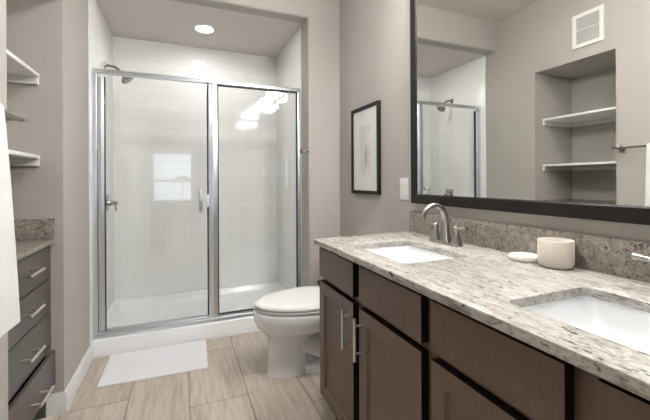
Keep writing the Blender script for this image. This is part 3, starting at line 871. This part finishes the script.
seams = [0.845, 0.666, 0.489, 0.282, 0.088]
hz = [0.766, 0.590, 0.392, 0.166]
for i in range(4):
    x = XC + (0.020 if i == 3 else 0.0)
    bm = bmesh.new(); box(bm, x - 0.019, x, NC + 0.002, ND - 0.003, seams[i + 1] + 0.0035, seams[i] - (0.010 if i == 3 else 0.0035), bevel=0.0015)
    d = finish('drawer', bm, MT['wood_grey_lit'], nc, 0)
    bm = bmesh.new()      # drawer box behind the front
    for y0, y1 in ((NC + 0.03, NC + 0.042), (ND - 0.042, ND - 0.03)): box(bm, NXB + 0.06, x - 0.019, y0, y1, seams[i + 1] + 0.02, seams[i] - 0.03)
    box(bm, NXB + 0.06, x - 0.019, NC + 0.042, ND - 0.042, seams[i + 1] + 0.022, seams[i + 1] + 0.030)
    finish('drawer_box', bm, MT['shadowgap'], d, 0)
    yo = 0.045 if i == 3 else 0.0
    bm = bmesh.new(); bar_pull(bm, (x + 0.041, 1.915 + yo, hz[i]), (x + 0.041, 2.085 + yo, hz[i]), (-1, 0, 0), r=0.0068, post=0.042)
    h = finish('bar_handle', bm, MT['satin'], d); h['label'] = 'brushed steel bar handle'
nt_ = thing('niche_countertop', 'short grey granite top with upstands on the niche drawer cabinet', 'countertop', ((NXB + XC) / 2, (NC + ND) / 2, 0.852))
finish('slab', BX(NXB + 0.001, -0.634, NY0 + 0.001, NY1 - 0.001, 0.8525, 0.877, bevel=0.003), MT['granite_d'], nt_)
finish('upstand', BX(NXB + 0.001, -0.634, NY1 - 0.021, NY1 - 0.001, 0.8775, 0.990, bevel=0.002), MT['granite_d'], nt_)
finish('upstand', BX(NXB + 0.001, NXB + 0.021, NY0 + 0.022, NY1 - 0.022, 0.8775, 0.990, bevel=0.002), MT['granite_d'], nt_)
finish('upstand', BX(NXB + 0.001, -0.634, NY0 + 0.001, NY0 + 0.021, 0.8775, 0.990, bevel=0.002), MT['granite_d'], nt_)

def shelf(z, label):
    t = thing('niche_shelf', label, 'shelf', ((NXB - 0.70) / 2, (NY0 + NY1) / 2, z - 0.06), 'white shelves in the wall niche')
    xf = -0.700
    finish('board', BX(NXB + 0.001, xf, NY0 + 0.001, NY1 - 0.001, z - 0.019, z, bevel=0.0015), MT['shelf'], t)
    bm = bmesh.new()
    box(bm, NXB + 0.001, xf - 0.002, NY0 + 0.001, NY0 + 0.019, z - 0.058, z - 0.0195)
    box(bm, NXB + 0.001, xf - 0.002, NY1 - 0.019, NY1 - 0.001, z - 0.058, z - 0.0195)
    box(bm, NXB + 0.001, NXB + 0.019, NY0 + 0.019, NY1 - 0.019, z - 0.058, z - 0.0195)
    finish('cleats', bm, MT['shelf'], t, 0)
    return t
shelf(1.765, 'upper white shelf in the wall niche on the left')
shelf(1.328, 'lower white shelf in the wall niche, above the granite top')

# towel bar and towel
tb = thing('towel_bar', 'brushed nickel towel bar on the left wall beside the niche', 'towel bar', (XL, 1.30, 1.42))
BXX, BZ = -0.540, 1.419
bm = bmesh.new(); tube(bm, [(BXX, 0.955, BZ), (BXX, 1.656, BZ)], 0.0075); finish('bar', bm, MT['nickel'], tb)
for y in (0.995, 1.620):
    bm = bmesh.new()
    lathe(bm, [(0.026, 0.0005), (0.026, 0.006), (0.014, 0.012), (0.010, 0.02), (0.010, 0.046), (0.012, 0.050), (0.012, 0.062), (0.006, 0.066)], (XL, y, BZ), (1, 0, 0), n=24)
    finish('post', bm, MT['nickel'], tb)
bm = bmesh.new()
TY0, TY1 = 1.02, 1.432
th = 0.011
def towel_profile(off):
    """outline (x, z, drop) of the folded towel over the bar; off = distance of skin from bar centre"""
    pts = []
    zb, zf = 0.80, 0.735
    n = 16
    for i in range(n + 1):                      # back panel going up
        t = i / n; pts.append((BXX - off - 0.002 * (1 - t), zb + (BZ - zb) * t))
    for i in range(1, 12):                      # over the bar
        a = PI - PI * i / 12; pts.append((BXX + off * math.cos(a), BZ + off * math.sin(a)))
    for i in range(n + 1):                      # front panel going down
        t = i / n; pts.append((BXX + off + 0.037 * t ** 0.9, BZ - (BZ - zf) * t))
    return pts
def towel_section(y, k):
    e = min((y - TY0), (TY1 - y))
    r = min(1.0, max(0.0, e / 0.012)) ** 0.5
    mid = 0.0095 + th / 2
    o = towel_profile(mid + th / 2 * r + 0.0006); i_ = towel_profile(mid - th / 2 * r)
    wv = lambda z: 0.0022 * math.sin(y * 21 + z * 3) * min(1, max(0, (BZ - z) / 0.2))
    ring = [Vector((x + (wv(z) if x > BXX else 0), y, z)) for x, z in o] + [Vector((x + (wv(z) if x > BXX else 0), y, z)) for x, z in reversed(i_)]
    return ring
N = 30
ys = [TY0 + (TY1 - TY0) * (0.5 - 0.5 * math.cos(PI * i / N)) for i in range(N + 1)]
loft(bm, [towel_section(y, k) for k, y in enumerate(ys)])
solo('bath_towel', bm, MT['towel'], 'white terry towel hanging from the bar at the left edge', 'towel', smooth=60)

# vent grille high on the left wall
GY0, GY1, GZ0, GZ1 = 1.735, 1.975, 2.292, 2.572
vg = thing('vent_grille', 'white return air grille high on the wall above the niche', 'vent', (XL, (GY0 + GY1) / 2, GZ0))
bm = bmesh.new(); w = 0.030
for y0, y1, z0, z1 in ((GY0, GY0 + w, GZ0, GZ1), (GY1 - w, GY1, GZ0, GZ1), (GY0 + w, GY1 - w, GZ0, GZ0 + w), (GY0 + w, GY1 - w, GZ1 - w, GZ1), (GY0 + w, GY1 - w, (GZ0 + GZ1) / 2 - 0.004, (GZ0 + GZ1) / 2 + 0.004)):
    box(bm, XL + 0.0005, XL + 0.012, y0, y1, z0, z1)
finish('frame', bm, MT['vent'], vg, 0)
bm = bmesh.new()
z = GZ0 + w + 0.004
while z < GZ1 - w - 0.004:
    vs = [(XL + 0.002, z + 0.009), (XL + 0.010, z), (XL + 0.0112, z + 0.001), (XL + 0.0032, z + 0.010)]
    loft(bm, [[Vector((a, GY0 + w, b)) for a, b in vs], [Vector((a, GY1 - w, b)) for a, b in vs]]); z += 0.0125
finish('slats', bm, MT['vent'], vg, 0)
finish('back_panel', BX(XL + 0.0004, XL + 0.0015, GY0 + w, GY1 - w, GZ0 + w, GZ1 - w), MT['vent_back'], vg, 0)

LIFT = 0.0
# ================================================================== behind the camera, seen only as a faint reflection
st = thing('side_table', 'small walnut side table under the window behind the camera', 'table', (0.0, -1.83, 0))
finish('table_top', BX(-0.24, 0.24, -2.00, -1.66, 0.775, 0.80, bevel=0.004), MT['walnut'], st)
for sx in (-1, 1):
    for sy in (-1, 1):
        bm = bmesh.new(); tube(bm, [(sx * 0.20, -1.83 + sy * 0.14, 0.0), (sx * 0.20, -1.83 + sy * 0.14, 0.775)], [0.012, 0.018], n=10)
        finish('leg', bm, MT['walnut'], st)
lm = thing('table_lamp', 'slim table lamp with a dome shade in front of the rear window', 'lamp', (0.035, -1.83, 0.80))
bm = bmesh.new(); lathe(bm, [(0.07, 0.8005), (0.072, 0.810), (0.05, 0.820), (0.012, 0.830)], (0.035, -1.83, 0)); finish('base', bm, MT['nickel'], lm)
bm = bmesh.new(); tube(bm, [(0.035, -1.83, 0.825), (0.035, -1.83, 1.28)], 0.011); finish('stem', bm, MT['nickel'], lm)
bm = bmesh.new(); lathe(bm, [(0.165, 1.24), (0.160, 1.27), (0.13, 1.33), (0.07, 1.37), (0.02, 1.385), (0.018, 1.378), (0.066, 1.363), (0.125, 1.323), (0.154, 1.265), (0.160, 1.24)], (0.035, -1.83, 0))
finish('lamp_shade', bm, MT['linen'], lm, 50)
